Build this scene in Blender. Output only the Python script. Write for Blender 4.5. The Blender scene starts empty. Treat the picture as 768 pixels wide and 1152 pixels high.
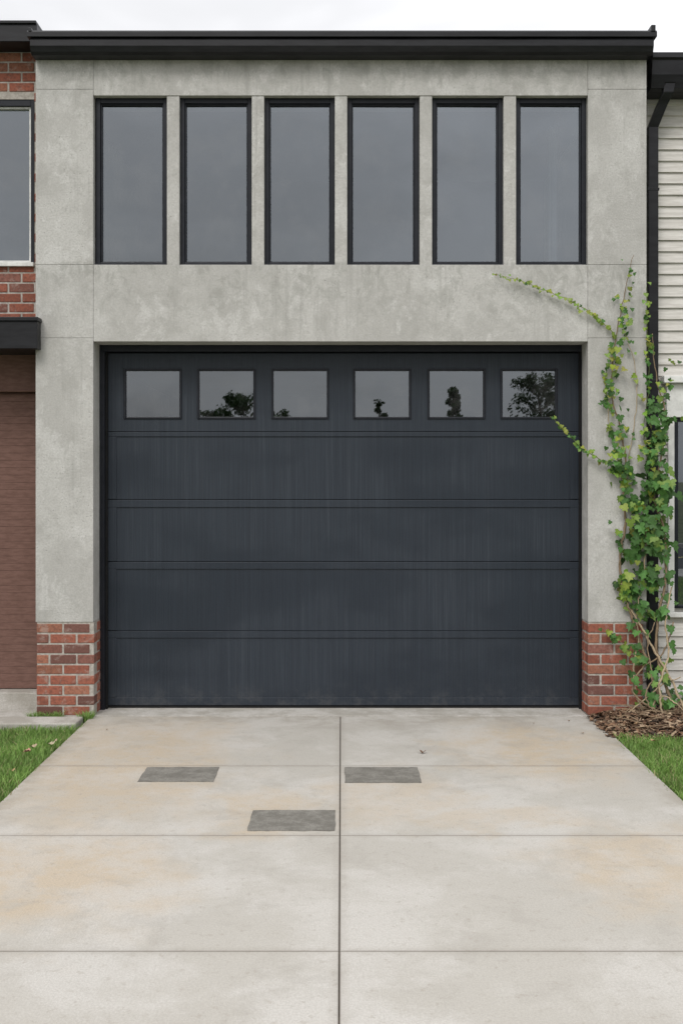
import bpy, math, random
import numpy as np
from mathutils import Vector, noise as mnoise
R=random.Random(7)
sc=bpy.context.scene
CAMH=1.773; D=8.0; F=1200.0
def fx(px,Y=0.0): return (px-384)*(D+Y)/F
def fz(py,Y=0.0): return CAMH+(540-py)*(D+Y)/F
# ---------------------------------------------------------------- node helpers
def nd(nt,typ,ins=None,**props):
    n=nt.nodes.new(typ)
    for k,v in props.items(): setattr(n,k,v)
    for k,v in (ins or {}).items():
        s=n.inputs[k]
        if isinstance(v,bpy.types.NodeSocket): nt.links.new(v,s)
        else: s.default_value=v
    return n
def c4(c): return (c[0],c[1],c[2],1.0)
def mixc(nt,f,a,b,blend='MIX'):
    n=nt.nodes.new('ShaderNodeMix'); n.data_type='RGBA'; n.blend_type=blend
    for i,v in ((0,f),(6,a),(7,b)):
        s=n.inputs[i]
        if isinstance(v,bpy.types.NodeSocket): nt.links.new(v,s)
        elif i==0: s.default_value=v
        else: s.default_value=c4(v)
    return n.outputs[2]
def mth(nt,op,a,b=0.0,clamp=False):
    return nd(nt,'ShaderNodeMath',{0:a,1:b},operation=op,use_clamp=clamp).outputs[0]
def mr(nt,v,a,b,c=0.0,d=1.0,smooth=True):
    n=nd(nt,'ShaderNodeMapRange',{0:v,1:a,2:b,3:c,4:d}); n.clamp=True
    if smooth: n.interpolation_type='SMOOTHSTEP'
    return n.outputs[0]
def pos(nt,scale=(1,1,1),loc=(0,0,0)):
    tc=nd(nt,'ShaderNodeTexCoord')
    return nd(nt,'ShaderNodeMapping',{0:tc.outputs['Object'],'Scale':scale,'Location':loc}).outputs[0]
def noi(nt,vec,scale,detail=4,rough=0.55,dist=0.0):
    return nd(nt,'ShaderNodeTexNoise',{'Vector':vec,'Scale':scale,'Detail':detail,'Roughness':rough,'Distortion':dist}).outputs[0]
def newmat(name,rough=0.7,col=(0.3,0.3,0.3),metal=0.0,spec=0.5):
    m=bpy.data.materials.new(name); m.use_nodes=True
    nt=m.node_tree; b=nt.nodes['Principled BSDF']
    b.inputs['Base Color'].default_value=c4(col); b.inputs['Roughness'].default_value=rough
    b.inputs['Metallic'].default_value=metal; b.inputs['Specular IOR Level'].default_value=spec
    return m,nt,b
def bump(nt,b,h,strength,dist):
    n=nd(nt,'ShaderNodeBump',{'Height':h,'Strength':strength,'Distance':dist})
    nt.links.new(n.outputs[0],b.inputs['Normal'])
def setc(nt,b,c): nt.links.new(c,b.inputs['Base Color'])

# ---------------------------------------------------------------- materials
def mat_concrete_wall():
    m,nt,b=newmat('weathered_concrete',0.9,spec=0.2)
    p=pos(nt)
    big=noi(nt,p,1.7,6,0.68,0.3)
    col=mixc(nt,mr(nt,big,0.42,0.58),(0.455,0.447,0.425),(0.535,0.528,0.505))
    mid=noi(nt,pos(nt,(1,1,1),(3,5,1)),6.5,6,0.75,0.5)
    col=mixc(nt,mr(nt,mid,0.50,0.64,0,0.45),col,(0.36,0.353,0.33))
    lite=noi(nt,pos(nt,(1,1,0.8),(9,2,4)),4.2,6,0.75,0.3)
    col=mixc(nt,mr(nt,lite,0.53,0.63,0,0.55),col,(0.645,0.64,0.62))
    st=noi(nt,pos(nt,(11,11,0.5)),1.6,5,0.7,0.2)
    stm=noi(nt,pos(nt,(1,1,1),(4,4,9)),1.4,2)
    col=mixc(nt,mth(nt,'MULTIPLY',mr(nt,st,0.5,0.68,0,0.55),mr(nt,stm,0.42,0.6)),col,(0.33,0.325,0.305))
    sx=nd(nt,'ShaderNodeSeparateXYZ',{0:p}).outputs[2]
    g1=mr(nt,sx,4.35,4.97,0,1); g2=mth(nt,'MULTIPLY',mr(nt,sx,2.75,3.35,0.1,1),mr(nt,sx,3.4,3.42,1,0)); g3=mr(nt,sx,1.3,0.7,0,0.5)
    g=mth(nt,'MAXIMUM',mth(nt,'MAXIMUM',g1,g2),g3)
    st2=noi(nt,pos(nt,(3.5,3.5,2.2),(2,2,2)),2.4,7,0.78,0.6)
    col=mixc(nt,mth(nt,'MULTIPLY',g,mr(nt,st2,0.47,0.6,0,0.55)),col,(0.29,0.29,0.265))
    pv=nd(nt,'ShaderNodeTexVoronoi',{'Vector':p,'Scale':38.0}).outputs['Distance']
    pores=mth(nt,'MULTIPLY',mr(nt,pv,0.05,0.17,1,0),mr(nt,big,0.45,0.55))
    col=mixc(nt,mth(nt,'MULTIPLY',pores,0.6),col,(0.2,0.2,0.185))
    fine=noi(nt,p,70,4,0.75)
    col=mixc(nt,mr(nt,fine,0.4,0.62,0,0.42,False),col,(0.33,0.325,0.305))
    setc(nt,b,col)
    h=mth(nt,'SUBTRACT',fine,mth(nt,'MULTIPLY',pores,0.7))
    bump(nt,b,h,0.6,0.006)
    return m
DJ=[0.0,-1.39,-2.685,-3.99,-5.3,-6.6,-7.9,-9.2,-10.4,-11.59]
def mat_driveway():
    m,nt,b=newmat('driveway_concrete',0.88,spec=0.2)
    p=pos(nt)
    wob=nd(nt,'ShaderNodeTexNoise',{'Vector':p,'Scale':1.8,'Detail':5,'Roughness':0.65}).outputs['Color']
    off=nd(nt,'ShaderNodeVectorMath',{0:wob,1:(0.5,0.5,0.5)},operation='SUBTRACT').outputs[0]
    off=nd(nt,'ShaderNodeVectorMath',{0:off,'Scale':1.6},operation='SCALE').outputs[0]
    q=nd(nt,'ShaderNodeVectorMath',{0:p,1:off},operation='ADD').outputs[0]
    big=noi(nt,pos(nt,(1,1,1),(4.2,7.1,0)),1.1,6,0.68,0.3)
    col=mixc(nt,mr(nt,big,0.42,0.58),(0.445,0.425,0.385),(0.515,0.497,0.463))
    tan=None
    for cx,cy,rx,ry,w in ((-1.4,-1.3,0.85,1.8,0.8),(-1.45,-3.3,0.8,0.75,0.85),(1.35,-1.0,0.6,1.0,0.85),(0.25,-2.0,0.45,0.7,0.55),(-0.45,-2.3,0.4,0.5,0.75),(1.45,-3.1,0.6,0.7,0.7),(0.7,-0.9,0.25,0.3,0.6),(0.8,-2.4,0.6,0.25,0.5)):
        v=nd(nt,'ShaderNodeVectorMath',{0:q,1:(cx,cy,0)},operation='SUBTRACT').outputs[0]
        v=nd(nt,'ShaderNodeVectorMath',{0:v,1:(1/rx,1/ry,0)},operation='MULTIPLY').outputs[0]
        l=nd(nt,'ShaderNodeVectorMath',{0:v},operation='LENGTH').outputs[1]
        k=mr(nt,l,0.35,1.15,w,0)
        tan=k if tan is None else mth(nt,'MAXIMUM',tan,k)
    tn=noi(nt,p,4.5,5,0.72)
    tan=mth(nt,'MULTIPLY',tan,mr(nt,tn,0.38,0.6,0.45,1.0))
    col=mixc(nt,tan,col,(0.485,0.395,0.285))
    cl=noi(nt,pos(nt,(1,1,1),(1,8,3)),3.2,7,0.75,0.4)
    col=mixc(nt,mr(nt,cl,0.5,0.66,0,0.42),col,(0.35,0.33,0.295))
    spots=noi(nt,pos(nt,(1,1,1),(7,1,3)),22,5,0.75)
    col=mixc(nt,mr(nt,spots,0.55,0.68,0,0.42),col,(0.30,0.265,0.22))
    sp=nd(nt,'ShaderNodeSeparateXYZ',{0:p}); sy=sp.outputs[1]; sxx=sp.outputs[0]
    gn=mth(nt,'MULTIPLY',mr(nt,sy,-0.6,0.05,0,1),mr(nt,cl,0.4,0.6,0.12,0.6))
    col=mixc(nt,gn,col,(0.30,0.27,0.225))
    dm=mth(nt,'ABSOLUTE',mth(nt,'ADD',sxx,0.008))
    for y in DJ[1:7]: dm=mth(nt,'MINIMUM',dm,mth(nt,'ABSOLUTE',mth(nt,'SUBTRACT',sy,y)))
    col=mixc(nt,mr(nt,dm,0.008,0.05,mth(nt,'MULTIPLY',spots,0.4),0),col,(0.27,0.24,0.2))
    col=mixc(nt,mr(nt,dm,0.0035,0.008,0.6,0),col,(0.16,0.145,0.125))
    edge=mr(nt,mth(nt,'ABSOLUTE',sxx),1.7,1.9,0,0.6)
    col=mixc(nt,mth(nt,'MULTIPLY',edge,mr(nt,tn,0.4,0.6,0.2,1)),col,(0.27,0.24,0.19))
    fine=noi(nt,p,110,4,0.75)
    col=mixc(nt,mr(nt,fine,0.38,0.62,0,0.4,False),col,(0.29,0.27,0.24))
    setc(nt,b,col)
    br=noi(nt,pos(nt,(200,6,1)),1,2,0.6)
    bump(nt,b,mth(nt,'ADD',fine,mth(nt,'MULTIPLY',br,0.5)),0.4,0.004)
    return m
def mat_patch():
    m,nt,b=newmat('mortar_patch',0.9,spec=0.2)
    p=pos(nt)
    col=mixc(nt,mr(nt,noi(nt,p,9,6,0.7),0.4,0.6),(0.165,0.157,0.138),(0.245,0.235,0.21))
    fine=noi(nt,p,130,3,0.75)
    col=mixc(nt,mr(nt,fine,0.4,0.6,0,0.5),col,(0.12,0.112,0.098))
    setc(nt,b,col); bump(nt,b,fine,0.4,0.004)
    return m
def mat_sidewalk():
    m,nt,b=newmat('path_concrete',0.88,spec=0.25)
    p=pos(nt)
    col=mixc(nt,mr(nt,noi(nt,p,3.2,6,0.7),0.4,0.6),(0.36,0.34,0.30),(0.50,0.48,0.445))
    f=noi(nt,p,100,3,0.7)
    col=mixc(nt,mr(nt,f,0.4,0.6,0,0.35),col,(0.25,0.235,0.21))
    setc(nt,b,col); bump(nt,b,f,0.35,0.004); return m
def mat_attr(name,rough,var=0.35,scale=40,bs=0.5,bd=0.004,spec=0.3):
    m,nt,b=newmat(name,rough,spec=spec)
    a=nd(nt,'ShaderNodeAttribute',attribute_name='Col').outputs['Color']
    f=noi(nt,pos(nt),scale,3,0.7)
    col=mixc(nt,mr(nt,f,0.3,0.7,0,var),a,mixc(nt,1.0,a,(0.4,0.4,0.4),'MULTIPLY'))
    setc(nt,b,col)
    if bs: bump(nt,b,f,bs,bd)
    return m
def mat_brick():
    m,nt,b=newmat('red_brick',0.92,spec=0.15)
    a=nd(nt,'ShaderNodeAttribute',attribute_name='Col').outputs['Color']
    p=pos(nt)
    f=noi(nt,p,42,5,0.75); g=noi(nt,p,11,5,0.72,0.4)
    col=mixc(nt,mr(nt,f,0.42,0.64,0,0.6),a,(0.12,0.06,0.05))
    col=mixc(nt,mr(nt,g,0.53,0.66,0,0.5),col,(0.38,0.30,0.26))
    setc(nt,b,col); bump(nt,b,f,0.7,0.005)
    return m
def mat_noise(name,c1,c2,scale=20,rough=0.8,bs=0.4,bd=0.003,spec=0.3,metal=0.0,vs=(1,1,1),lo=0.38,hi=0.62,detail=4):
    m,nt,b=newmat(name,rough,metal=metal,spec=spec)
    p=pos(nt,vs); f=noi(nt,p,scale,detail,0.68)
    setc(nt,b,mixc(nt,mr(nt,f,lo,hi),c1,c2))
    if bs: bump(nt,b,f,bs,bd)
    return m
def mat_door():
    m,nt,b=newmat('navy_door_paint',0.5,spec=0.35)
    p=pos(nt)
    s=noi(nt,pos(nt,(75,1,0.8)),1.0,4,0.7,0.0)
    zone=noi(nt,pos(nt,(0.8,1,1.6),(2,0,5)),1.5,3,0.5)
    col=mixc(nt,mr(nt,zone,0.38,0.62),(0.0185,0.0255,0.036),(0.0235,0.0315,0.043))
    sm=mth(nt,'MULTIPLY',mr(nt,s,0.46,0.66,0,1),mr(nt,zone,0.42,0.58,0.12,0.6))
    col=mixc(nt,sm,col,(0.042,0.051,0.064))
    gr=noi(nt,pos(nt,(150,1,1.4)),1,2,0.5)
    col=mixc(nt,mr(nt,gr,0.4,0.6,0,0.45),col,(0.014,0.0185,0.027))
    sz=nd(nt,'ShaderNodeSeparateXYZ',{0:p}).outputs[2]
    dust=mth(nt,'MULTIPLY',mr(nt,sz,0.0,0.25,1,0),mr(nt,noi(nt,p,9,5,0.75),0.45,0.65,0.03,0.35))
    col=mixc(nt,dust,col,(0.09,0.09,0.09))
    setc(nt,b,col)
    nt.links.new(mr(nt,zone,0.3,0.7,0.42,0.6),b.inputs['Roughness'])
    bump(nt,b,gr,0.45,0.003)
    return m
def mat_glass(name,fac,tint=(0.5,0.55,0.6),refl=(0.86,0.93,1.0),warp=0.05):
    m=bpy.data.materials.new(name); m.use_nodes=True; nt=m.node_tree
    nt.nodes.remove(nt.nodes['Principled BSDF']); out=nt.nodes['Material Output']
    p=pos(nt); h=noi(nt,p,1.6,2,0.4)
    bn=nd(nt,'ShaderNodeBump',{'Height':h,'Strength':warp,'Distance':0.05}).outputs[0]
    g=nd(nt,'ShaderNodeBsdfGlossy',{'Color':c4(refl),'Roughness':0.01,'Normal':bn})
    t=nd(nt,'ShaderNodeBsdfTransparent',{'Color':c4(tint)})
    dirt=noi(nt,p,4,5,0.75)
    d=nd(nt,'ShaderNodeBsdfDiffuse',{'Color':c4((0.4,0.4,0.4))})
    mx=nd(nt,'ShaderNodeMixShader',{0:fac,1:t.outputs[0],2:g.outputs[0]})
    mx2=nd(nt,'ShaderNodeMixShader',{0:mr(nt,dirt,0.42,0.7,0.0,0.08),1:mx.outputs[0],2:d.outputs[0]})
    nt.links.new(mx2.outputs[0],out.inputs[0]); return m
def mat_leaf(name,trans=0.25,rough=0.5,tex=True):
    m=bpy.data.materials.new(name); m.use_nodes=True; nt=m.node_tree
    b=nt.nodes['Principled BSDF']; out=nt.nodes['Material Output']
    col=nd(nt,'ShaderNodeAttribute',attribute_name='Col').outputs['Color']
    if tex:
        f=noi(nt,pos(nt),60,2,0.6)
        col=mixc(nt,mr(nt,f,0.35,0.7,0,0.35),col,mixc(nt,1.0,col,(0.5,0.55,0.5),'MULTIPLY'))
    nt.links.new(col,b.inputs['Base Color']); b.inputs['Roughness'].default_value=rough
    b.inputs['Specular IOR Level'].default_value=0.3
    t=nd(nt,'ShaderNodeBsdfTranslucent',{'Color':col})
    mx=nd(nt,'ShaderNodeMixShader',{0:trans,1:b.outputs[0],2:t.outputs[0]})
    nt.links.new(mx.outputs[0],out.inputs[0]); return m

M_CON=mat_concrete_wall(); M_DRV=mat_driveway(); M_PATCH=mat_patch(); M_PATH=mat_sidewalk()
M_BRICK=mat_brick(); M_DOOR=mat_door()
M_MORTAR=mat_noise('mortar',(0.33,0.305,0.27),(0.46,0.43,0.39),30,0.95,0.6,0.004)
M_BLACK=mat_noise('black_metal',(0.008,0.008,0.010),(0.014,0.0145,0.017),8,0.4,0.0,spec=0.3,vs=(0.5,1,3))
M_FRAME=mat_noise('window_frame_paint',(0.008,0.010,0.015),(0.013,0.015,0.021),12,0.42,0.0,spec=0.3)
M_RUBBER=mat_noise('rubber_seal',(0.006,0.006,0.006),(0.01,0.01,0.01),30,0.8,0.0)
M_WHITE=mat_noise('white_trim_paint',(0.62,0.62,0.6),(0.76,0.76,0.74),9,0.6,0.1)
M_SIDING=mat_noise('cream_siding',(0.54,0.52,0.48),(0.66,0.64,0.60),7,0.65,0.2,0.002,vs=(0.5,1,6))
M_BROWN=mat_noise('brown_door_paint',(0.145,0.078,0.062),(0.19,0.105,0.085),10,0.65,0.2,0.002,vs=(1,1,4))
M_DARKIN=mat_noise('dark_interior',(0.02,0.022,0.025),(0.035,0.037,0.04),3,0.9,0)
M_CURT=mat_noise('curtain_cloth',(0.25,0.26,0.26),(0.36,0.36,0.35),6,0.9,0.0,vs=(8,1,0.4))
M_GLASS=mat_glass('window_glass',0.235); M_DGLASS=mat_glass('door_glass',0.215,tint=(0.3,0.33,0.36),warp=0.03)
M_LEAF=mat_leaf('vine_leaf'); M_TLEAF=mat_leaf('tree_leaf',0.15,tex=False); M_GRASS=mat_leaf('grass_blade',0.25,0.55,tex=False)
M_STEM=mat_attr('vine_bark',0.85,0.5,60,0.5,0.002)
M_BARK=mat_noise('tree_bark',(0.07,0.055,0.04),(0.14,0.115,0.09),12,0.95,0.8,0.02,vs=(1,1,0.2))
M_CHIP=mat_attr('mulch_chip',0.9,0.5,50,0.0)
M_SOIL=mat_noise('soil',(0.045,0.032,0.022),(0.09,0.066,0.046),14,0.95,0.8,0.02)
M_TURF=mat_noise('turf_soil',(0.07,0.09,0.03),(0.10,0.14,0.042),9,0.95,0.6,0.01)
M_GROUND=mat_noise('ground_cover',(0.05,0.07,0.03),(0.11,0.12,0.06),0.5,0.95,0.3,0.02)
M_ASPH=mat_noise('asphalt',(0.04,0.04,0.042),(0.065,0.065,0.066),60,0.9,0.4,0.004)
M_PAINT=mat_noise('road_paint',(0.55,0.5,0.2),(0.7,0.62,0.25),25,0.7,0.1)
M_ROOF=mat_noise('roof_membrane',(0.05,0.05,0.052),(0.08,0.08,0.082),6,0.9,0.2)

# ---------------------------------------------------------------- mesh helpers
def empty(name):
    e=bpy.data.objects.new(name,None); sc.collection.objects.link(e); return e
def mesh_obj(name,verts,faces,mat,parent=None,cols=None,smooth=False):
    me=bpy.data.meshes.new(name)
    me.from_pydata([tuple(v) for v in verts],[],faces)
    if cols is not None:
        a=me.attributes.new('Col','FLOAT_COLOR','POINT')
        arr=np.ones((len(verts),4),dtype=np.float32); arr[:,:3]=np.array(cols,dtype=np.float32)
        a.data.foreach_set('color',arr.ravel())
    me.materials.append(mat)
    if smooth: me.polygons.foreach_set('use_smooth',[True]*len(me.polygons))
    me.update()
    o=bpy.data.objects.new(name,me); sc.collection.objects.link(o)
    if parent: o.parent=parent
    return o
def boxes(name,bl,mat,parent=None,bevel=0.003,cols=None,seg=2):
    V=[];Fc=[];C=[]
    for i,bx in enumerate(bl):
        x0,x1,y0,y1,z0,z1=bx; s=len(V)
        V+=[(x0,y0,z0),(x1,y0,z0),(x1,y1,z0),(x0,y1,z0),(x0,y0,z1),(x1,y0,z1),(x1,y1,z1),(x0,y1,z1)]
        Fc+=[(s,s+3,s+2,s+1),(s+4,s+5,s+6,s+7),(s,s+1,s+5,s+4),(s+1,s+2,s+6,s+5),(s+2,s+3,s+7,s+6),(s+3,s,s+4,s+7)]
        if cols: C+=[cols[i]]*8
    o=mesh_obj(name,V,Fc,mat,parent,C if cols else None)
    if bevel:
        b=o.modifiers.new('bevel','BEVEL'); b.width=bevel; b.segments=seg; b.limit_method='ANGLE'
    return o
def profile_x(name,prof,x0,x1,mat,parent,bevel=0.002):
    n=len(prof)
    V=[(x0,y,z) for y,z in prof]+[(x1,y,z) for y,z in prof]
    Fc=[tuple(range(n))[::-1],tuple(range(n,2*n))]+[(i,(i+1)%n,n+(i+1)%n,n+i) for i in range(n)]
    o=mesh_obj(name,V,Fc,mat,parent)
    import bmesh
    bm=bmesh.new(); bm.from_mesh(o.data); bmesh.ops.recalc_face_normals(bm,faces=bm.faces); bm.to_mesh(o.data); bm.free()
    if bevel:
        b=o.modifiers.new('bevel','BEVEL'); b.width=bevel; b.segments=2; b.limit_method='ANGLE'
    return o
def catmull(P,n=8):
    P=[Vector(p) for p in P]; Q=[P[0]*2-P[1]]+P+[P[-1]*2-P[-2]]; out=[]
    for i in range(1,len(Q)-2):
        for k in range(n):
            t=k/n
            out.append(0.5*((2*Q[i])+(Q[i+1]-Q[i-1])*t+(2*Q[i-1]-5*Q[i]+4*Q[i+1]-Q[i+2])*t*t+(-Q[i-1]+3*Q[i]-3*Q[i+1]+Q[i+2])*t**3))
    out.append(P[-1]); return out
def tube(V,Fc,C,path,r0,r1,col,sides=6):
    s=len(V); n=len(path)
    for i,p in enumerate(path):
        t=(path[min(i+1,n-1)]-path[max(i-1,0)]).normalized()
        u=t.cross(Vector((0.3,1,0.2))); 
        if u.length<1e-3: u=t.cross(Vector((1,0,0)))
        u.normalize(); w=t.cross(u)
        r=r0+(r1-r0)*i/(n-1)
        r*=1+0.12*math.sin(i*2.3+s)
        for k in range(sides):
            a=2*math.pi*k/sides; V.append(p+u*(r*math.cos(a))+w*(r*math.sin(a))); C.append(col)
    for i in range(n-1):
        for k in range(sides):
            a=s+i*sides+k; b=s+i*sides+(k+1)%sides
            Fc.append((a,b,b+sides,a+sides))
    Fc.append(tuple(s+k for k in range(sides))[::-1]); Fc.append(tuple(s+(n-1)*sides+k for k in range(sides)))

# ================================================================ CONCRETE GARAGE BUILDING
B=empty('concrete_garage_building')
XL,XR=fx(40),fx(727)
TH=0.36
zt=fz(56); zb=fz(700)
DL,DR=fx(105),fx(661)
zDt=fz(384); zW0=fz(297.5); zW1=fz(107)
g=0.0007
con=[]
for x0,x1 in ((XL,DL-g),(DR+g,XR)):
    con+=[(x0,x1,0,TH,zb,fz(380)-g),(x0,x1,0,TH,fz(380)+g,zW0-g),(x0,x1,0,TH,zW0+g,fz(100)-g),(x0,x1,0,TH,fz(100)+g,zt)]
con+=[(DL+g,DR-g,0.0,TH,zDt,zW0)]
con+=[(DL+g,DR-g,0.0,TH,zW1,zt)]
boxes('concrete_walls',con,M_CON,B,0.003)
mull=[(194.5,14),(290,14),(383.5,14),(479,14),(573.5,14)]
boxes('window_piers',[(fx(c-w/2),fx(c+w/2),0.006,0.25,zW0-0.001,zW1+0.001) for c,w in mull],M_CON,B,0.004)
edges=[106]+sum([[c-w/2,c+w/2] for c,w in mull],[])+[661]
fr=[];gl=[];bead=[]
for i in range(6):
    a,b_=fx(edges[2*i]),fx(edges[2*i+1])
    y0,y1=0.05,0.125; t=0.034
    fr+=[(a,a+t,y0,y1,zW0,zW1),(b_-t,b_,y0,y1,zW0,zW1),(a+t,b_-t,y0+.002,y1,zW0,zW0+t*0.8),(a+t,b_-t,y0+.002,y1,zW1-t*1.2,zW1)]
    a2,b2,z0,z1=a+t,b_-t,zW0+t*0.8,zW1-t*1.2; s=0.01
    bead+=[(a2,a2+s,y0+.016,y1-.01,z0,z1),(b2-s,b2,y0+.016,y1-.01,z0,z1),(a2+s,b2-s,y0+.018,y1-.01,z0,z0+s),(a2+s,b2-s,y0+.018,y1-.01,z1-s,z1)]
    gl.append((a2+.002,b2-.002,0.092,0.096,z0+.002,z1-.002))
boxes('window_frames',fr,M_FRAME,B,0.003)
boxes('window_beads',bead,M_FRAME,B,0.002)
for i,q in enumerate(gl):
    x0,x1,y0,y1,z0,z1=q
    tl=R.uniform(-.002,.002); tz=R.uniform(-.003,.003)
    mesh_obj('window_glass_%d'%(i+1),[(x0,y0+tl,z0+0),(x1,y0-tl,z0),(x1,y0-tl+tz,z1),(x0,y0+tl+tz,z1)],[(0,1,2,3)],M_GLASS,B)
boxes('window_sill_strips',[(fx(edges[2*i]),fx(edges[2*i+1]),0.02,0.05,zW0-0.002,zW0+0.01) for i in range(6)],M_FRAME,B,0.003)
boxes('upper_room',[(XL+.1,XR-.1,3.0,3.1,zDt,zt-.02),(XL+.1,XL+.2,TH,3.0,zDt,zt-.02),(XR-.2,XR-.1,TH,3.0,zDt,zt-.02),(XL+.2,XR-.2,TH,3.0,zW0-.25,zW0-.15),(XL+.2,XR-.2,TH,3.0,zt-.15,zt-.03)],M_DARKIN,B,0)
def curtain(name,x0,x1,z0,z1,y,amp=0.02,wl=0.05):
    V=[];Fc=[];n=60
    for i in range(n+1):
        x=x0+(x1-x0)*i/n
        for z in (z0,z1): V.append((x+0.01*math.sin(i),y+amp*math.sin((x)*2*math.pi/wl),z))
    for i in range(n): Fc.append((2*i,2*i+2,2*i+3,2*i+1))
    mesh_obj(name,V,Fc,M_CURT,B,smooth=True)
curtain('curtain_1',fx(638),fx(648),zW0-.1,zW1,0.7)
curtain('curtain_2',fx(405),fx(470),zW0-.1,zW0+.10,0.8)
YF=-0.15
def cz(py): return fz(py,YF)
xc0,xc1=fx(30,YF),fx(739,YF)
profile_x('roof_coping_cap',[(YF,cz(40.5)),(TH+.1,cz(40.5)),(TH+.1,cz(32)),(YF+.01,cz(33)),(YF,cz(35))],xc0,xc1,M_BLACK,B)
profile_x('roof_gutter',[(YF+.022,cz(40.5)-.002),(YF+.012,cz(44)),(YF+.012,cz(50)),(YF+.03,cz(56)),(YF+.055,cz(58.5)),(-0.004,cz(58.5)),(-0.004,cz(40.5)-.002)],xc0+.02,xc1-.02,M_BLACK,B)
boxes('gutter_end_cap',[(xc1-.045,xc1-.012,YF-.006,YF+.11,cz(35)+.0,cz(27.5)),(xc0+.012,xc0+.035,YF-.004,YF+.06,cz(35),cz(30.5))],M_BLACK,B,0.004)
boxes('side_walls',[(XL+.01,XL+.2,TH,8,0,zt-.01),(XR-.2,XR-.01,TH,8,0,zt-.01),(XL+.2,XR-.2,7.8,8,0,zt-.01)],M_CON,B,0)
boxes('roof_deck',[(XL+.02,XR-.02,TH+.1,8,zt-.005,zt+.03)],M_ROOF,B,0)
def brick_wall(name,x0,x1,y0,z0,z1,parent,depth=0.1,course=0.0775,bl=0.205,joint=0.012,seed=1,holes=(),sidex=None,sidelen=0.36):
    r=random.Random(seed); bs=[];cs=[]
    n=int(round((z1-z0)/course)); course=(z1-z0)/n
    def colr():
        k=r.random()
        if k<0.12: c=(0.17,0.085,0.07)
        elif k<0.32: c=(0.34,0.15,0.098)
        elif k<0.44: c=(0.24,0.11,0.086)
        else: c=(0.30,0.108,0.072)
        f=r.uniform(0.82,1.15); return (c[0]*f,c[1]*f,c[2]*f)
    for j in range(n):
        za=z0+j*course+joint/2; zc=z0+(j+1)*course-joint/2
        x=x0-(bl/2 if j%2 else 0)
        while x<x1-0.02:
            a=max(x,x0); b_=min(x+bl-joint,x1)
            if x1-b_<0.03: b_=x1
            segs=[(a,b_)]
            for hx0,hx1,hz0,hz1 in holes:
                if zc>hz0+.01 and za<hz1-.01:
                    ns=[]
                    for s0,s1 in segs:
                        if s1<=hx0 or s0>=hx1: ns.append((s0,s1)); continue
                        if s0<hx0-.02: ns.append((s0,hx0))
                        if s1>hx1+.02: ns.append((hx1,s1))
                    segs=ns
            for s0,s1 in segs:
                if s1-s0<0.025: continue
                j1=r.uniform(-.002,.002)
                bs.append((s0+r.uniform(0,.002),s1-r.uniform(0,.002),y0+j1,y0+depth,za+r.uniform(-.001,.001),zc+r.uniform(-.001,.001))); cs.append(colr())
            x+=bl
        if sidex is not None:
            y=y0+depth+joint
            k=0
            while y<y0+sidelen-.02:
                ye=min(y+(0.2 if (j+k)%2 else 0.1),y0+sidelen)
                sxa,sxb=sidex
                bs.append((sxa,sxb,y,ye,za,zc)); cs.append(colr()); y=ye+joint; k+=1
    boxes(name,bs,M_BRICK,parent,0.004,cs,seg=1)
brick_wall('brick_pier_left',fx(41),fx(106),0.0,0.0,zb-.008,B,seed=3,sidex=(fx(106)-.1,fx(106)),sidelen=TH)
boxes('brick_pier_left_mortar',[(fx(41)+.004,fx(106)-.005,0.005,TH-.005,-.1,zb-.0005)],M_MORTAR,B,0)
brick_wall('brick_pier_right',fx(661),fx(723),0.0,0.0,zb-.008,B,seed=5,sidex=(fx(661),fx(661)+.1),sidelen=TH)
boxes('brick_pier_right_mortar',[(fx(661)+.005,fx(723)-.004,0.005,TH-.005,-.1,zb-.0005)],M_MORTAR,B,0)
# ---- garage door
YD=0.27
def dx(px): return fx(px,YD)
def dz(py): return fz(py,YD)
X0,X1=dx(121),dx(651)
zD0=0.004
jx0,jx1=DL,DR
boxes('door_frame',[(jx0+.001,X0-.008,0.20,TH,0.0,zDt-.05),(X1+.008,jx1-.001,0.20,TH,0.0,zDt-.05),(jx0+.001,jx1-.001,0.20,TH,zDt-.05,zDt-.001)],M_FRAME,B,0.003)
boxes('door_stop_trim',[(X0-.022,X0+.006,0.235,0.262,0.0,dz(396)),(X1-.006,X1+.022,0.235,0.262,0.0,dz(396)),(X0-.022,X1+.022,0.237,0.262,dz(396),dz(391))],M_RUBBER,B,0.003)
ys=[397,485.5,562,632,710,797]
zsec=[dz(v) for v in ys]; zsec[-1]=0.022
wins=[(140,203.5),(222.5,286.5),(306,369),(398,461.5),(481.5,545),(563.5,626)]
base=[];rails=[]
railh=[0,.036,.058,.055,.052]
for k in range(5):
    zt_,zb_=zsec[k]-.0025,zsec[k+1]+.0025
    if k>0:
        base.append((X0+.004,X1-.004,YD+.008,YD+.045,zb_,zt_-.001))
        rails+=[(X0,X1,YD,YD+.04,zt_-railh[k],zt_)]
        if k==4: rails.append((X0,X1,YD,YD+.04,zb_,zb_+.06))
        lo_=zb_+(.06 if k==4 else 0); hi_=zt_-railh[k]-.001
        rails+=[(X0,X0+.07,YD+.001,YD+.04,lo_+.001,hi_),(X1-.07,X1,YD+.001,YD+.04,lo_+.001,hi_)]
    else:
        wz0,wz1=dz(470.5),dz(415.5)
        base.append((X0,X1,YD,YD+.045,zb_,wz0)); base.append((X0,X1,YD,YD+.045,wz1,zt_))
        px=[121]+sum([[a,b] for a,b in wins],[])+[651]
        for i in range(7): base.append((dx(px[2*i]),dx(px[2*i+1]),YD,YD+.045,wz0,wz1))
boxes('door_sections',base,M_DOOR,B,0.0)
boxes('door_rails',rails,M_DOOR,B,0.003)
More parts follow.
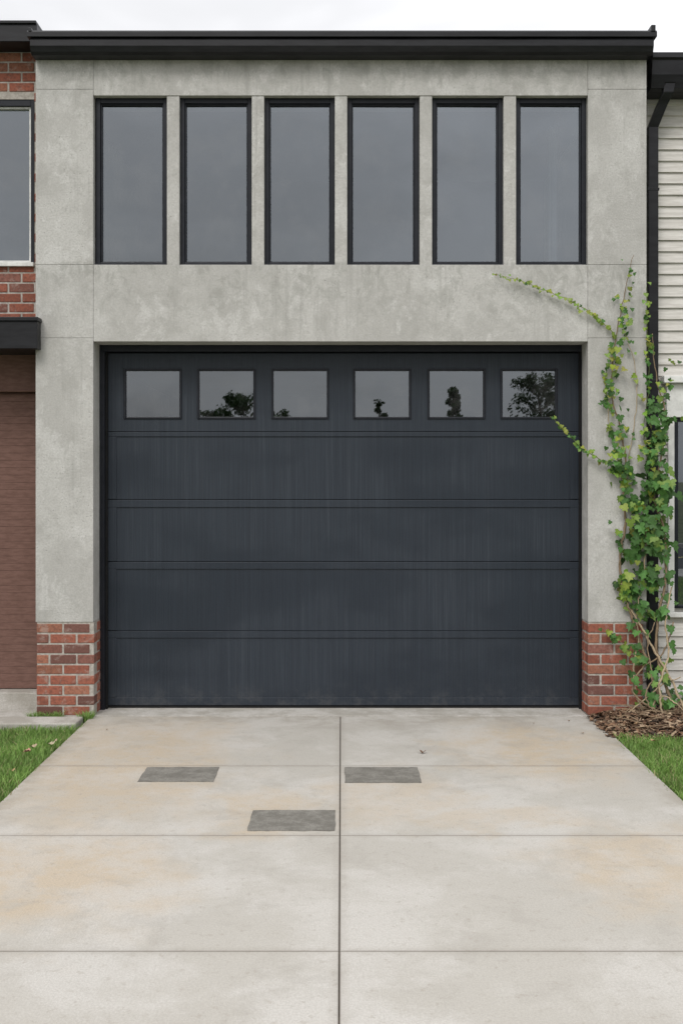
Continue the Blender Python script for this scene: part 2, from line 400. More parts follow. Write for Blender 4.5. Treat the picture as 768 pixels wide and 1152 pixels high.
boxes('door_core',[(X0+.003,X1-.003,YD+.046,YD+.06,zD0+.02,dz(472)),(X0+.003,X1-.003,YD+.046,YD+.06,dz(412),dz(398))],M_RUBBER,B,0)
boxes('door_bottom_seal',[(X0,X1,YD+.004,YD+.045,0.001,0.021)],M_RUBBER,B,0.004)
wf=[]
for i,(a,b_) in enumerate(wins):
    xa,xb=dx(a),dx(b_); z0,z1=wz0,wz1; t=0.011
    wf+=[(xa-.006,xa+t,YD-.010,YD+.03,z0-.006,z1+.006),(xb-t,xb+.006,YD-.010,YD+.03,z0-.006,z1+.006),(xa+t,xb-t,YD-.009,YD+.03,z0-.006,z0+t),(xa+t,xb-t,YD-.009,YD+.03,z1-t,z1+.006)]
    tl=R.uniform(-.0008,.0008)
    mesh_obj('door_window_glass_%d'%(i+1),[(xa+t-.002,YD+.012+tl,z0+t-.002),(xb-t+.002,YD+.012-tl,z0+t-.002),(xb-t+.002,YD+.012-tl,z1-t+.002),(xa+t-.002,YD+.012+tl,z1-t+.002)],[(0,1,2,3)],M_DGLASS,B)
boxes('door_window_frames',wf,M_FRAME,B,0.004)
boxes('garage_room',[(XL+.2,XR-.2,5,5.1,0,zDt),(XL+.2,XR-.2,TH,5,zDt-.02,zDt+.05)],M_DARKIN,B,0)

# ================================================================ BRICK HOUSE (left)
H=empty('brick_house'); YN=0.28
nx=lambda p:fx(p,YN); nz=lambda p:fz(p,YN)
xe=XL-.012
xl=-7.5
wx0,wx1=nx(-95),nx(38.5)
zwt,zwb=nz(111),nz(297)
brick_wall('upper_brickwork',xl,xe,YN,nz(397),nz(58),H,seed=11,holes=((wx0,wx1,zwb,zwt),(wx0-2.3,wx1-2.3,zwb,zwt)))
boxes('upper_mortar',[(xl,wx0-2.302,YN+.005,YN+.2,nz(397),nz(58)),(wx1-2.298,wx0-.002,YN+.005,YN+.2,nz(397),nz(58)),(wx1+.002,xe-.003,YN+.005,YN+.2,nz(397),nz(58)),(wx0-.002,wx1+.002,YN+.0055,YN+.2,zwt,nz(58)),(wx0-.002,wx1+.002,YN+.0055,YN+.2,nz(397),zwb),
 (wx0-2.302,wx1-2.298,YN+.0055,YN+.2,zwt,nz(58)),(wx0-2.302,wx1-2.298,YN+.0055,YN+.2,nz(397),zwb)],M_MORTAR,H,0)
for k,dxx in enumerate((0,-2.3)):
    a,b_=wx0+dxx,wx1+dxx
    boxes('window_outer_frame_%d'%k,[(a,a+.03,YN+.01,YN+.1,zwb,zwt),(b_-.03,b_,YN+.01,YN+.1,zwb,zwt),(a+.03,b_-.03,YN+.012,YN+.1,zwt-.05,zwt),(a+.03,b_-.03,YN+.012,YN+.1,zwb,zwb+.012)],M_FRAME,H,0.003)
    boxes('window_inner_frame_%d'%k,[(a+.03,a+.047,YN+.03,YN+.1,zwb+.012,zwt-.05),(b_-.047,b_-.03,YN+.03,YN+.1,zwb+.012,zwt-.05),(a+.047,b_-.047,YN+.032,YN+.1,zwt-.064,zwt-.05),(a+.047,b_-.047,YN+.032,YN+.1,zwb+.012,zwb+.035)],M_WHITE,H,0.002)
    boxes('window_sill_%d'%k,[(a-.02,b_+.002,YN-.03,YN+.009,zwb-.02,zwb+.01)],M_WHITE,H,0.003)
    mesh_obj('window_glass_%d'%k,[(a+.04,YN+.06,zwb+.03),(b_-.04,YN+.06,zwb+.03),(b_-.04,YN+.062,zwt-.055),(a+.04,YN+.062,zwt-.055)],[(0,1,2,3)],M_GLASS,H)
    boxes('window_room_%d'%k,[(a-.05,b_+.05,YN+.6,YN+.65,zwb-.1,zwt+.1)],M_DARKIN,H,0)
Yc=-0.10
boxes('door_canopy',[(xl+.3,fx(42,Yc),Yc,-0.004,fz(392,Yc),fz(361,Yc)),(xl+.3,xe,-0.004,YN+.05,fz(392,Yc)+.002,fz(361,Yc)-.002)],M_BLACK,H,0.004)
boxes('canopy_cap',[(xl+.28,fx(43,Yc),Yc-.015,-0.003,fz(361,Yc)+.001,fz(356.5,Yc))],M_BLACK,H,0.003)
Yb=YN+.12
sl=[]; zz=0.13; h=0.058
boxes('garage_header',[(xl+.4,xe-.002,YN+.04,YN+.2,nz(440),nz(396))],M_BROWN,H,0.004)
while zz<nz(441)-.02:
    sl.append((xl+.6,xe-.03,Yb,Yb+.04,zz,min(zz+h-.001,nz(441)))); zz+=h
boxes('garage_door_slats',sl,M_BROWN,H,0.002)
boxes('garage_door_back',[(xl+.6,xe-.03,Yb+.004,Yb+.06,0.13,nz(441))],M_BROWN,H,0)
boxes('garage_jamb',[(xe-.028,xe-.002,YN+.03,Yb+.1,0.13,nz(441)),(xl,xl+.6,YN+.03,Yb+.1,0.0,nz(397))],M_BROWN,H,0.004)
boxes('garage_step',[(xl+.2,xe-.002,YN-.02,YN+.4,-.1,0.125)],M_PATH,H,0.008)
boxes('roof_fascia',[(xl-.1,xe-.002,YN-.2,YN+.2,nz(58),nz(39)),(xl-.12,xe-.004,YN-.215,YN+.2,nz(39)+.001,nz(35.5))],M_BLACK,H,0.004)
boxes('house_body',[(xl,xl+.2,YN+.2,8,0,nz(50)),(xl+.2,xe,7.8,8,0,nz(50))],M_MORTAR,H,0)
boxes('roof_deck',[(xl,xe,YN+.2,8,nz(50),nz(48))],M_ROOF,H,0)
V=[];Fc=[];C=[]
tx=xe-.035
tube(V,Fc,C,[Vector((tx,Yb,0.44)),Vector((tx,Yb-.05,0.44)),Vector((tx,Yb-.07,0.42)),Vector((tx,Yb-.075,0.385))],.011,.009,(0.03,0.03,0.03),8)
tube(V,Fc,C,[Vector((tx-.03,Yb-.045,0.465)),Vector((tx+.03,Yb-.045,0.465))],.005,.005,(0.03,0.03,0.03),6)
tube(V,Fc,C,[Vector((tx,Yb-.045,0.44)),Vector((tx,Yb-.045,0.468))],.005,.005,(0.03,0.03,0.03),6)
mesh_obj('garden_tap',V,Fc,M_STEM,H,C)

# ================================================================ SIDING HOUSE (right)
S=empty('siding_house'); YS=0.30
sx=lambda p:fx(p,YS); szz=lambda p:fz(p,YS)
xs0=XR+.012; xs1=7.5
exp_=0.088; V=[];Fc=[]
win=(sx(757),sx(905),szz(684),szz(470))
z=0.12
def plank(x0,x1,z0):
    s=len(V); zt2=z0+exp_+.012
    V.extend([(x0,YS-.016,z0),(x1,YS-.016,z0),(x1,YS+.002,zt2),(x0,YS+.002,zt2),(x0,YS+.01,z0),(x1,YS+.01,z0)])
    Fc.extend([(s,s+1,s+2,s+3),(s,s+4,s+5,s+1)])
while z<szz(92):
    if z+exp_>szz(690) and z<szz(425):
        plank(xs0,win[0]-.05,z); plank(win[1]+.05,xs1,z)
    else: plank(xs0,xs1,z)
    z+=exp_
mesh_obj('clapboards',V,Fc,M_SIDING,S)
boxes('wall_core',[(xs0,win[0]-.03,YS+.012,YS+.2,0,szz(60)),(win[1]+.03,xs1,YS+.012,YS+.2,0,szz(60)),(win[0]-.03,win[1]+.03,YS+.012,YS+.2,0,win[2]),(win[0]-.03,win[1]+.03,YS+.012,YS+.2,win[3],szz(60)),(xs1-.2,xs1,YS+.2,8,0,szz(60)),(xs0,xs1-.2,7.8,8,0,szz(60))],M_SIDING,S,0)
boxes('foundation',[(xs0,xs1,YS-.005,YS+.2,-.1,0.118)],M_PATH,S,0.004)
boxes('window_frame',[(win[0],win[0]+.03,YS-.03,YS+.05,win[2],win[3]),(win[1]-.03,win[1],YS-.03,YS+.05,win[2],win[3]),(win[0]+.03,win[1]-.03,YS-.028,YS+.05,win[3]-.03,win[3]),(win[0]+.03,win[1]-.03,YS-.028,YS+.05,win[2],win[2]+.02)],M_FRAME,S,0.003)
mesh_obj('window_glass',[(win[0]+.02,YS+.01,win[2]+.01),(win[1]-.02,YS+.01,win[2]+.01),(win[1]-.02,YS+.01,win[3]-.02),(win[0]+.02,YS+.01,win[3]-.02)],[(0,1,2,3)],M_GLASS,S)
boxes('window_room',[(win[0]-.1,win[1]+.1,YS+.5,YS+.55,win[2]-.1,win[3]+.1)],M_DARKIN,S,0)
boxes('window_casing',[(win[0]-.05,win[0],YS-.035,YS+.05,win[2]-.03,win[3]),(win[1],win[1]+.05,YS-.035,YS+.05,win[2]-.03,win[3]),(win[0]-.05,win[1]+.05,YS-.04,YS+.05,win[2]-.07,win[2]-.031),
   (sx(747),win[1]+.09,YS-.06,YS+.05,win[3]+.001,szz(432)),(sx(742),win[1]+.13,YS-.11,YS+.05,szz(432)+.001,szz(424))],M_WHITE,S,0.005)
Yg=0.02
gz=lambda p:fz(p,Yg)
profile_x('eave_gutter',[(Yg,gz(58)),(Yg-.004,gz(64)),(Yg+.012,gz(66)),(Yg+.02,gz(82)),(Yg+.05,gz(96)),(Yg+.13,gz(97)),(Yg+.13,gz(58))],fx(734,Yg),xs1+.1,M_BLACK,S)
boxes('eave_soffit',[(xs0,xs1,Yg+.132,YS+.3,gz(97)+.0,gz(90))],M_BLACK,S,0.003)
mesh_obj('roof',[(xs0-.0,Yg+.02,gz(60)),(xs1+.15,Yg+.02,gz(60)),(xs1+.15,4.2,gz(60)+.5),(xs0,4.2,gz(60)+.5),(xs0,8,gz(60)),(xs1+.15,8,gz(60))],[(0,1,2,3),(3,2,5,4)],M_ROOF,S)
Vd=[];Fd=[]
def duct(path,w,dep):
    s=len(Vd)
    for x,y,z in path: Vd.extend([(x-w/2,y-dep/2,z),(x+w/2,y-dep/2,z),(x+w/2,y+dep/2,z),(x-w/2,y+dep/2,z)])
    for i in range(len(path)-1):
        for k in range(4):
            a=s+i*4+k;b_=s+i*4+(k+1)%4; Fd.append((a,b_,b_+4,a+4))
    Fd.append((s,s+1,s+2,s+3)); e=s+4*(len(path)-1); Fd.append((e+3,e+2,e+1,e))
Yp=0.2
dpx=fx(733.5,Yp)
duct([(fx(752,0.10),0.09,gz(90)),(fx(750,0.10),0.09,gz(101)),(fx(741,Yp),0.14,fz(122,Yp)),(dpx,Yp,fz(144,Yp)),(dpx,Yp,fz(155,Yp)),(dpx,Yp,0.2),(dpx+.01,Yp-.03,0.12),(dpx+.02,Yp-.15,0.05)],0.078,0.065)
o=mesh_obj('downspout',Vd,Fd,M_BLACK,S); b_=o.modifiers.new('bevel','BEVEL'); b_.width=0.006; b_.segments=2
boxes('downspout_straps',[(dpx-.045,dpx+.045,Yp-.035,YS,fz(q,Yp),fz(q-3,Yp)) for q in (215,430,640)],M_BLACK,S,0.002)

# ================================================================ GROUND
def sheet(name,x0,x1,y0,y1,z,mat,parent=None): return mesh_obj(name,[(x0,y0,z),(x1,y0,z),(x1,y1,z),(x0,y1,z)],[(0,1,2,3)],mat,parent)
sheet('ground',-1500,1500,-1500,1500,-0.16,M_GROUND)
sheet('road',-200,200,-21,-13.6,-0.154,M_ASPH)
boxes('road_marking',[(-60+6*k,-57+6*k,-17.35,-17.22,-.153,-.149) for k in range(21)],M_PAINT,None,0)
boxes('kerb',[(-60,60,-13.6,-13.45,-.2,-.02),(-60,60,-21.15,-21,-.2,-.02)],M_PATH,None,0.01)
boxes('sidewalk',[(x,x+1.492,-13.44,-11.6,-.2,-.012) for x in [-30+1.5*i for i in range(40)]],M_PATH,None,0.006)
E0,E1=-1.875,1.885
jg=0.002
sl=[]
for i in range(len(DJ)-1):
    top=DJ[i]-(jg if i else .008)
    sl+=[(E0,-.008-jg,DJ[i+1]+jg,top,-.12,0),(-.008+jg,E1,DJ[i+1]+jg,top,-.12,0)]
DW=empty('driveway')
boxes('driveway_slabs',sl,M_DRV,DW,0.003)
boxes('garage_threshold',[(DL-.0,DR,0.002,0.6,-.1,0.003)],M_PATH,DW,0.004)
boxes('driveway_base',[(E0+.01,E1-.01,-11.58,0.0015,-.13,-.008)],M_SOIL,DW,0)
def patch(name,x0,x1,y0,y1):
    r=random.Random(len(name)+int(x0*100)); n=14
    pts=[]
    for i in range(n): pts.append((x0+(x1-x0)*i/n,y0))
    for i in range(6): pts.append((x1,y0+(y1-y0)*i/6))
    for i in range(n): pts.append((x1-(x1-x0)*i/n,y1))
    for i in range(6): pts.append((x0,y1-(y1-y0)*i/6))
    pts=[(x+r.uniform(-.003,.003),y+r.uniform(-.004,.004)) for x,y in pts]
    V=[(x,y,0.004) for x,y in pts]+[(x,y,-.001) for x,y in pts]; m=len(pts)
    Fc=[tuple(range(m))]+[(i,i+m,(i+1)%m+m,(i+1)%m) for i in range(m)]
    mesh_obj(name,V,Fc,M_PATCH,DW)
patch('mortar_patch_a',-1.197,-.753,-1.745,-1.43)
patch('mortar_patch_b',0.02,0.468,-1.765,-1.432)
patch('mortar_patch_c',-.475,-.032,-2.62,-2.285)
boxes('concrete_path',[(-4.2,E0-.05,-.10,YN-.022,-.1,-.004),(-7.4,-4.21,-.10,YN-.022,-.1,-.004)],M_PATH,None,0.006)
boxes('garden_kerb',[(-3.1,E0-.035,-.33,-.105,-.1,.022),(-4.3,-3.106,-.33,-.105,-.1,.022),(-7.4,-4.306,-.33,-.105,-.1,.022)],M_PATH,None,0.01)
LW=empty('lawn')
boxes('turf',[(-9,E0-.004,-11.59,-.334,-.158,-.03),(E1+.004,9,-11.59,-.62,-.158,-.03)],M_TURF,LW,0)
def grass(name,n,regions,hmin,hmax,w,parent,seed):
    rng=np.random.default_rng(seed)
    P=[]
    areas=np.array([(a[1]-a[0])*(a[3]-a[2]) for a in regions]); cnt=(areas/areas.sum()*n).astype(int)
    for a,c in zip(regions,cnt): P.append(np.stack([rng.uniform(a[0],a[1],c),rng.uniform(a[2],a[3],c)],1))
    P=np.concatenate(P); n=len(P)
    pt=np.array([mnoise.noise(Vector((x*2.2,y*2.2,seed)))+.5*mnoise.noise(Vector((x*7,y*7,seed+3))) for x,y in P])
    h=rng.uniform(hmin,hmax,n)*(1+0.5*pt); ang=rng.uniform(0,2*np.pi,n); ln=rng.uniform(0.1,0.9,n)*h; la=rng.uniform(0,2*np.pi,n)
    ww=w*rng.uniform(0.6,1.3,n)
    dxv=np.cos(ang)*ww/2; dyv=np.sin(ang)*ww/2; z0=np.full(n,-.032)
    V=np.zeros((n,5,3),np.float32)
    V[:,0]=np.stack([P[:,0]-dxv,P[:,1]-dyv,z0],1); V[:,1]=np.stack([P[:,0]+dxv,P[:,1]+dyv,z0],1)
    mx=P[:,0]+np.cos(la)*ln*.35; my=P[:,1]+np.sin(la)*ln*.35
    V[:,2]=np.stack([mx+dxv*.8,my+dyv*.8,z0+h*.6],1); V[:,3]=np.stack([mx-dxv*.8,my-dyv*.8,z0+h*.6],1)
    V[:,4]=np.stack([P[:,0]+np.cos(la)*ln,P[:,1]+np.sin(la)*ln,z0+h*0.95],1)
    me=bpy.data.meshes.new(name)
    me.vertices.add(n*5); me.vertices.foreach_set('co',V.ravel())
    idx=np.arange(n)[:,None]*5
    loops=np.concatenate([idx+np.array([[0,1,2,3]]),idx+np.array([[3,2,4]])],1).ravel().astype(np.int32)
    me.loops.add(n*7); me.loops.foreach_set('vertex_index',loops)
    me.polygons.add(n*2); st=np.zeros((n,2),np.int32); st[:,0]=np.arange(n)*7; st[:,1]=np.arange(n)*7+4
    me.polygons.foreach_set('loop_start',st.ravel())
    me.update(calc_edges=True); me.validate()
    t=rng.random(n)[:,None]; base=np.array([[0.14,0.26,0.06]])*(1-t)+np.array([[0.25,0.39,0.10]])*t
    base*= (1+0.4*pt)[:,None]
    dry=rng.random(n)<0.07; base[dry]=np.array([0.38,0.34,0.18])
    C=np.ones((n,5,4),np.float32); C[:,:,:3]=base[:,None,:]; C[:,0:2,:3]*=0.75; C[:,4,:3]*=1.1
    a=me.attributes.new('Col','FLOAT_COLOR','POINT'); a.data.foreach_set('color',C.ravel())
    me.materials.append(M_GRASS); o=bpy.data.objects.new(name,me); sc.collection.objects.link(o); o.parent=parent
grass('grass_near',46000,[(-3.0,E0-.012,-2.7,-.34),(E1+.012,3.0,-2.7,-.64)],0.035,0.065,0.0045,LW,1)
grass('grass_far',50000,[(-7,-3.0,-4,-.34),(3.0,7,-4,-.64),(-7,E0-.02,-11,-2.7),(E1+.02,7,-11,-2.7)],0.04,0.075,0.009,LW,2)
grass('weeds_by_pier',700,[(fx(35),fx(72),-.085,-.012),(fx(92),fx(106),-.10,-.012)],0.04,0.095,0.007,LW,3)
grass('edge_weeds',300,[(E0-.01,E0+.012,-2.6,-.1),(E1-.012,E1+.01,-2.6,-.6)],0.035,0.06,0.006,LW,4)
MB=empty('mulch_bed')
Vb=[];Fb=[];nxn,nyn=40,18
bx0,bx1,by0,by1=E1-.06,6.5,-.62,YS-.002
def bedz(x,y): return -.02+0.06*min(1,max(0,(y-by0))/.3)*min(1,max(0,(x-bx0))/.3)+0.02*mnoise.noise(Vector((x*5,y*5,0)))
for j in range(nyn+1):
    for i in range(nxn+1):
        x=bx0+(bx1-bx0)*i/nxn; y=by0+(by1-by0)*j/nyn
        Vb.append((x,y,bedz(x,y)-(0.03 if (j==0 or i==0) else 0)))
for j in range(nyn):
    for i in range(nxn):
        s=j*(nxn+1)+i; Fb.append((s,s+1,s+nxn+2,s+nxn+1))
mesh_obj('bed_soil',Vb,Fb,M_SOIL,MB,smooth=True)
V=[];Fc=[];C=[]
r=random.Random(5)
for i in range(6200):
    x=r.uniform(E1-.05,E1+1.3) if i<5400 else r.uniform(3,6.3); y=r.uniform(-.66,.2) 
    if y>0 and x<XR+.02: continue
    if x<fx(665)+.0 and y>-.01: continue
    zc=bedz(x,y)+.01+r.uniform(0.0,.02)
    L=r.uniform(.008,.034);W=r.uniform(.004,.014);a=r.uniform(0,6.28);tl=r.uniform(-.5,.5);t2=r.uniform(-.5,.5)
    if i%14==0: L*=1.5; W*=2.2
    u=Vector((math.cos(a),math.sin(a),tl)).normalized()*L; v=Vector((-math.sin(a),math.cos(a),t2)).normalized()*W; c=Vector((x,y,zc))
    s=len(V); V+=[c-u-v*.5,c-u*.3-v,c+u-v*.4,c+u*.8+v*.6,c-u*.5+v]; Fc.append((s,s+1,s+2,s+3,s+4))
    k=r.random(); col=(0.14,0.08,0.05) if k<.35 else (0.25,0.15,0.09) if k<.65 else (0.42,0.31,0.21) if k<.9 else (0.06,0.042,0.03)
    C+=[col]*5
mesh_obj('bark_chips',V,Fc,M_CHIP,MB,C)
V=[];Fc=[];C=[]
for i in range(90):
    x=r.uniform(1.98,3.0);y=r.uniform(-.5,-.05);a=r.uniform(0,6.28);L=r.uniform(.08,.25); z0=bedz(x,y)+.03
    p=[Vector((x,y,z0)),Vector((x+math.cos(a)*L*.5,y+math.sin(a)*L*.5*.6,z0+r.uniform(0,.03))),Vector((x+math.cos(a+.3)*L,y+math.sin(a+.3)*L*.6,z0+r.uniform(-.01,.05)))]
    tube(V,Fc,C,catmull(p,4),.0035,.0015,(0.34,0.25,0.16) if r.random()<.5 else (0.14,0.09,0.06),5)
mesh_obj('twigs',V,Fc,M_STEM,MB,C)

# ================================================================ VINE
VN=empty('climbing_vine')
def wp(px,py,off=0.03): return Vector((fx(px,-off),-off,max(0.0,fz(py,-off))))
stems=[]
G=(0.13,0.17,0.06); BRN=(0.26,0.19,0.12); TAN=(0.46,0.36,0.24)
def S_(pts,r0,r1,col,dens,s0,s1,spread,young=0.0): stems.append((pts,r0,r1,col,dens,s0,s1,spread,young))
S_([(748,806,.12),(738,775,.1),(724,735,.05),(712,700,.035),(702,665,.03),(697,630,.025),(703,590,.02),(701,555,.02),(704,520,.02),(697,480,.02),(687,440,.02),(690,400,.02),(697,355,.02),(705,318,.02),(712,287,.03)],.013,.002,BRN,0,0,0,0)
S_([(762,806,.14),(748,770,.12),(738,730,.06),(741,690,.05),(748,650,.04),(747,600,.04),(736,560,.04),(743,515,.04),(749,470,.05),(738,425,.04),(733,375,.04)],.013,.003,BRN,0,0,0,0)
S_([(693,378,.02),(668,354,.025),(640,338,.03),(608,324,.03),(580,314,.035),(553,307,.05)],.0035,.0015,(0.25,0.27,0.1),62,.030,.017,.014,.9)
S_([(706,548,.02),(690,525,.03),(665,512,.04),(648,498,.05),(632,481,.06),(619,468,.08)],.004,.0016,(0.2,0.22,0.08),64,.042,.02,.018,.6)
S_([(702,560,.02),(709,505,.02),(716,450,.02),(713,405,.02),(701,372,.02)],.0038,.002,TAN,10,.04,.03,.03,.5)
S_([(687,440,.02),(684,470,.02),(690,500,.02),(698,530,.02)],.003,.0025,TAN,30,.042,.042,.03,.4)
S_([(690,400,.02),(681,420,.02),(683,455,.02)],.0025,.0015,G,60,.036,.028,.02,.6)
S_([(730,750,.06),(712,738,.05),(698,722,.04),(686,712,.04),(674,706,.05)],.005,.0018,BRN,50,.05,.034,.03,.3)
S_([(770,800,.2),(752,760,.12),(733,728,.08),(718,700,.05),(706,680,.04),(698,655,.04)],.010,.006,TAN,2,.03,.03,.04)
S_([(725,806,.1),(716,782,.1),(712,755,.08),(718,720,.05),(716,690,.04),(722,655,.04),(727,610,.04),(722,570,.03)],.008,.004,TAN,6,.05,.045,.05)
S_([(765,806,.2),(735,798,.2),(712,778,.15),(722,752,.1),(745,735,.08),(757,700,.07)],.009,.005,BRN,0,.03,.03,.05)
S_([(700,806,.12),(722,790,.15),(745,770,.14),(765,762,.15)],.006,.004,TAN,5,.04,.04,.05)
S_([(728,806,.16),(742,784,.2),(758,790,.24),(775,806,.25)],.007,.004,TAN,5,.04,.04,.05)
S_([(745,806,.24),(742,770,.22),(752,735,.15),(748,700,.12),(755,660,.08)],.008,.005,TAN,0,.04,.04,.05)
S_([(738,804,.26),(726,785,.25),(733,760,.2),(728,725,.12),(736,700,.09)],.006,.004,BRN,0,.04,.04,.05)
S_([(733,560,.03),(728,520,.03),(724,480,.03),(730,430,.03),(728,365,.03),(727,320,.03)],.003,.0015,G,26,.042,.026,.03,.4)
V=[];Fc=[];C=[]
LV=[];LF=[];LC=[]
lob=[(0,-0.02),(-.26,-.18),(-.55,-.05),(-.62,.22),(-.36,.36),(-.46,.62),(-.18,.70),(0,1.05),(.18,.70),(.46,.62),(.36,.36),(.62,.22),(.55,-.05),(.26,-.18)]
rl=random.Random(21)
def leaf(p,size,young,shade=1.0,hang=None):
    n=Vector((rl.gauss(0,.5),-1,rl.gauss(.4,.45))).normalized()
    up=Vector((rl.gauss(0,.55),0,-1.0 if hang is None else hang)); t=(up-n*up.dot(n)).normalized(); s_=t.cross(n)
    s=len(LV); cup=rl.uniform(-.05,.3)
    k=rl.random()
    if young>rl.random(): c=(rl.uniform(.19,.30),rl.uniform(.28,.38),rl.uniform(.04,.08))
    else:
        f=rl.uniform(.55,1.35); c=(0.078*f,0.185*f,0.045*f)
        if k<.14: c=(0.18,0.28,0.06)
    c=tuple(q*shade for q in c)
    asp=rl.uniform(.85,1.05)
    LV.append(p+t*(.3*size)+n*(-.03*size)); LC.append(tuple(q*1.2 for q in c))
    for x,y in lob:
        j=1+rl.uniform(-.07,.07)
        q=p+s_*(x*size*asp*j)+t*(y*size*j)+n*(cup*abs(x)*size - .18*size*max(0,y-.4))
        LV.append(q); LC.append(c)
    m=len(lob)
    for i in range(m): LF.append((s,s+1+i,s+1+(i+1)%m))
for pts,r0,r1,col,dens,s0,s1,spread,young in stems:
    path=catmull([wp(*q) for q in pts],8)
    path=[q+Vector((rl.gauss(0,.003),0,rl.gauss(0,.003))) for q in path]
    tube(V,Fc,C,path,r0,r1,col,6)
    if dens:
        for i in range(len(path)-1):
            a,b_=path[i],path[i+1]; L=(b_-a).length; cnt=L*dens; k=int(cnt)+(1 if rl.random()<cnt%1 else 0)
            tt=i/(len(path)-1)
            for _ in range(k):
                p=a.lerp(b_,rl.random())+Vector((rl.gauss(0,spread*.6),-abs(rl.gauss(0,.012))-.006,rl.gauss(0,spread*.6)))
                p.y=min(p.y,-.015); leaf(p,(s0+(s1-s0)*tt)*rl.uniform(.7,1.3),young)
for cx,cy,rx,ry,n,sz,yg in [
 (702,372,12,20,14,.036,.5),(708,320,6,28,16,.027,.7),(697,345,8,18,12,.032,.6),(690,405,8,26,24,.04,.5),(686,445,8,20,16,.04,.5),
 (700,490,10,30,24,.042,.4),(700,530,12,18,22,.05,.3),(697,600,6,30,4,.045,.3),(712,570,16,22,30,.062,.12),(708,615,12,22,24,.062,.12),(708,655,14,22,30,.062,.1),
 (728,590,16,26,40,.066,.06),(743,555,13,28,50,.066,.05),(738,505,14,26,46,.062,.08),(744,470,12,22,28,.056,.12),(732,450,8,24,16,.046,.3),(748,430,10,14,10,.043,.4),
 (742,610,14,24,38,.066,.06),(730,650,17,24,30,.066,.05),(748,690,10,22,9,.06,.1),(722,690,12,16,16,.06,.1),(735,545,20,18,24,.066,.1),
 (712,735,14,14,8,.056,.1),(735,755,16,18,12,.06,.08),(745,786,20,10,14,.06,.1),(725,785,14,14,9,.058,.1),(765,775,10,18,8,.06,.1),(757,740,8,22,4,.055,.15),
 (730,385,5,22,14,.034,.5),(727,345,4,22,8,.03,.6),(757,405,8,6,4,.04,.7),(700,665,10,12,10,.056,.2),(690,510,8,10,12,.043,.5)]:
    for _ in range(n):
        px=rl.gauss(cx,rx*.55); py=rl.gauss(cy,ry*.55); off=abs(rl.gauss(.035,.04))+.016
        if py>794: py=794-rl.random()*14
        if py>740: off+=rl.uniform(0,.14)
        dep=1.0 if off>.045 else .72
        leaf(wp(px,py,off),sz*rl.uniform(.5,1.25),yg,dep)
mesh_obj('vine_stems',V,Fc,M_STEM,VN,C,smooth=True)
mesh_obj('vine_leaves',LV,LF,M_LEAF,VN,LC)

# fallen leaves
V=[];Fc=[];C=[]
def gp(px,py):
    d=F*CAMH/(py-540); return ((px-384)*d/F, d-D)
r=random.Random(9)
lst=[(475,848,.035,.002,(0.16,0.08,0.04)),(36,845,.045,.02,(0.45,0.36,0.24)),(30,851,.04,.025,(0.5,0.27,0.2)),(56,842,.05,.02,(0.46,0.40,0.28)),(14,872,.03,.02,(0.4,0.28,0.15)),(62,838,.03,.02,(0.45,0.36,0.24)),(735,838,.03,.02,(0.4,0.28,0.15)),(715,822,.03,.04,(0.35,0.23,0.13)),(745,818,.03,.04,(0.3,0.2,0.11)),(690,812,.03,.03,(0.4,0.28,0.17)),(705,816,.035,.04,(0.45,0.32,0.2)),(728,824,.035,.035,(0.42,0.3,0.2)),(756,826,.035,.035,(0.45,0.33,0.22)),(120,822,.014,.002,(0.2,0.14,.08)),(600,815,.014,.002,(0.2,0.14,.08)),(655,826,.018,.002,(0.25,0.16,.09)),(640,812,.014,.002,(0.22,0.15,.09))]
for px,py,sz,zz,col in lst:
    x,y=gp(px,py); a=r.uniform(0,6.28); s=len(V)
    V.append(Vector((x,y,zz+.003))); C.append(col)
    for lx,ly in lob:
        ca,sa=math.cos(a),math.sin(a); X=(lx*ca-(ly-.4)*sa)*sz; Y=(lx*sa+(ly-.4)*ca)*sz
        V.append(Vector((x+X,y+Y,zz+.004+abs(lx)*sz*.6+r.uniform(0,.3)*sz*.4))); C.append(col)
    for i in range(len(lob)): Fc.append((s,s+1+i,s+1+(i+1)%len(lob)))
mesh_obj('fallen_leaves',V,Fc,M_CHIP,None,C)

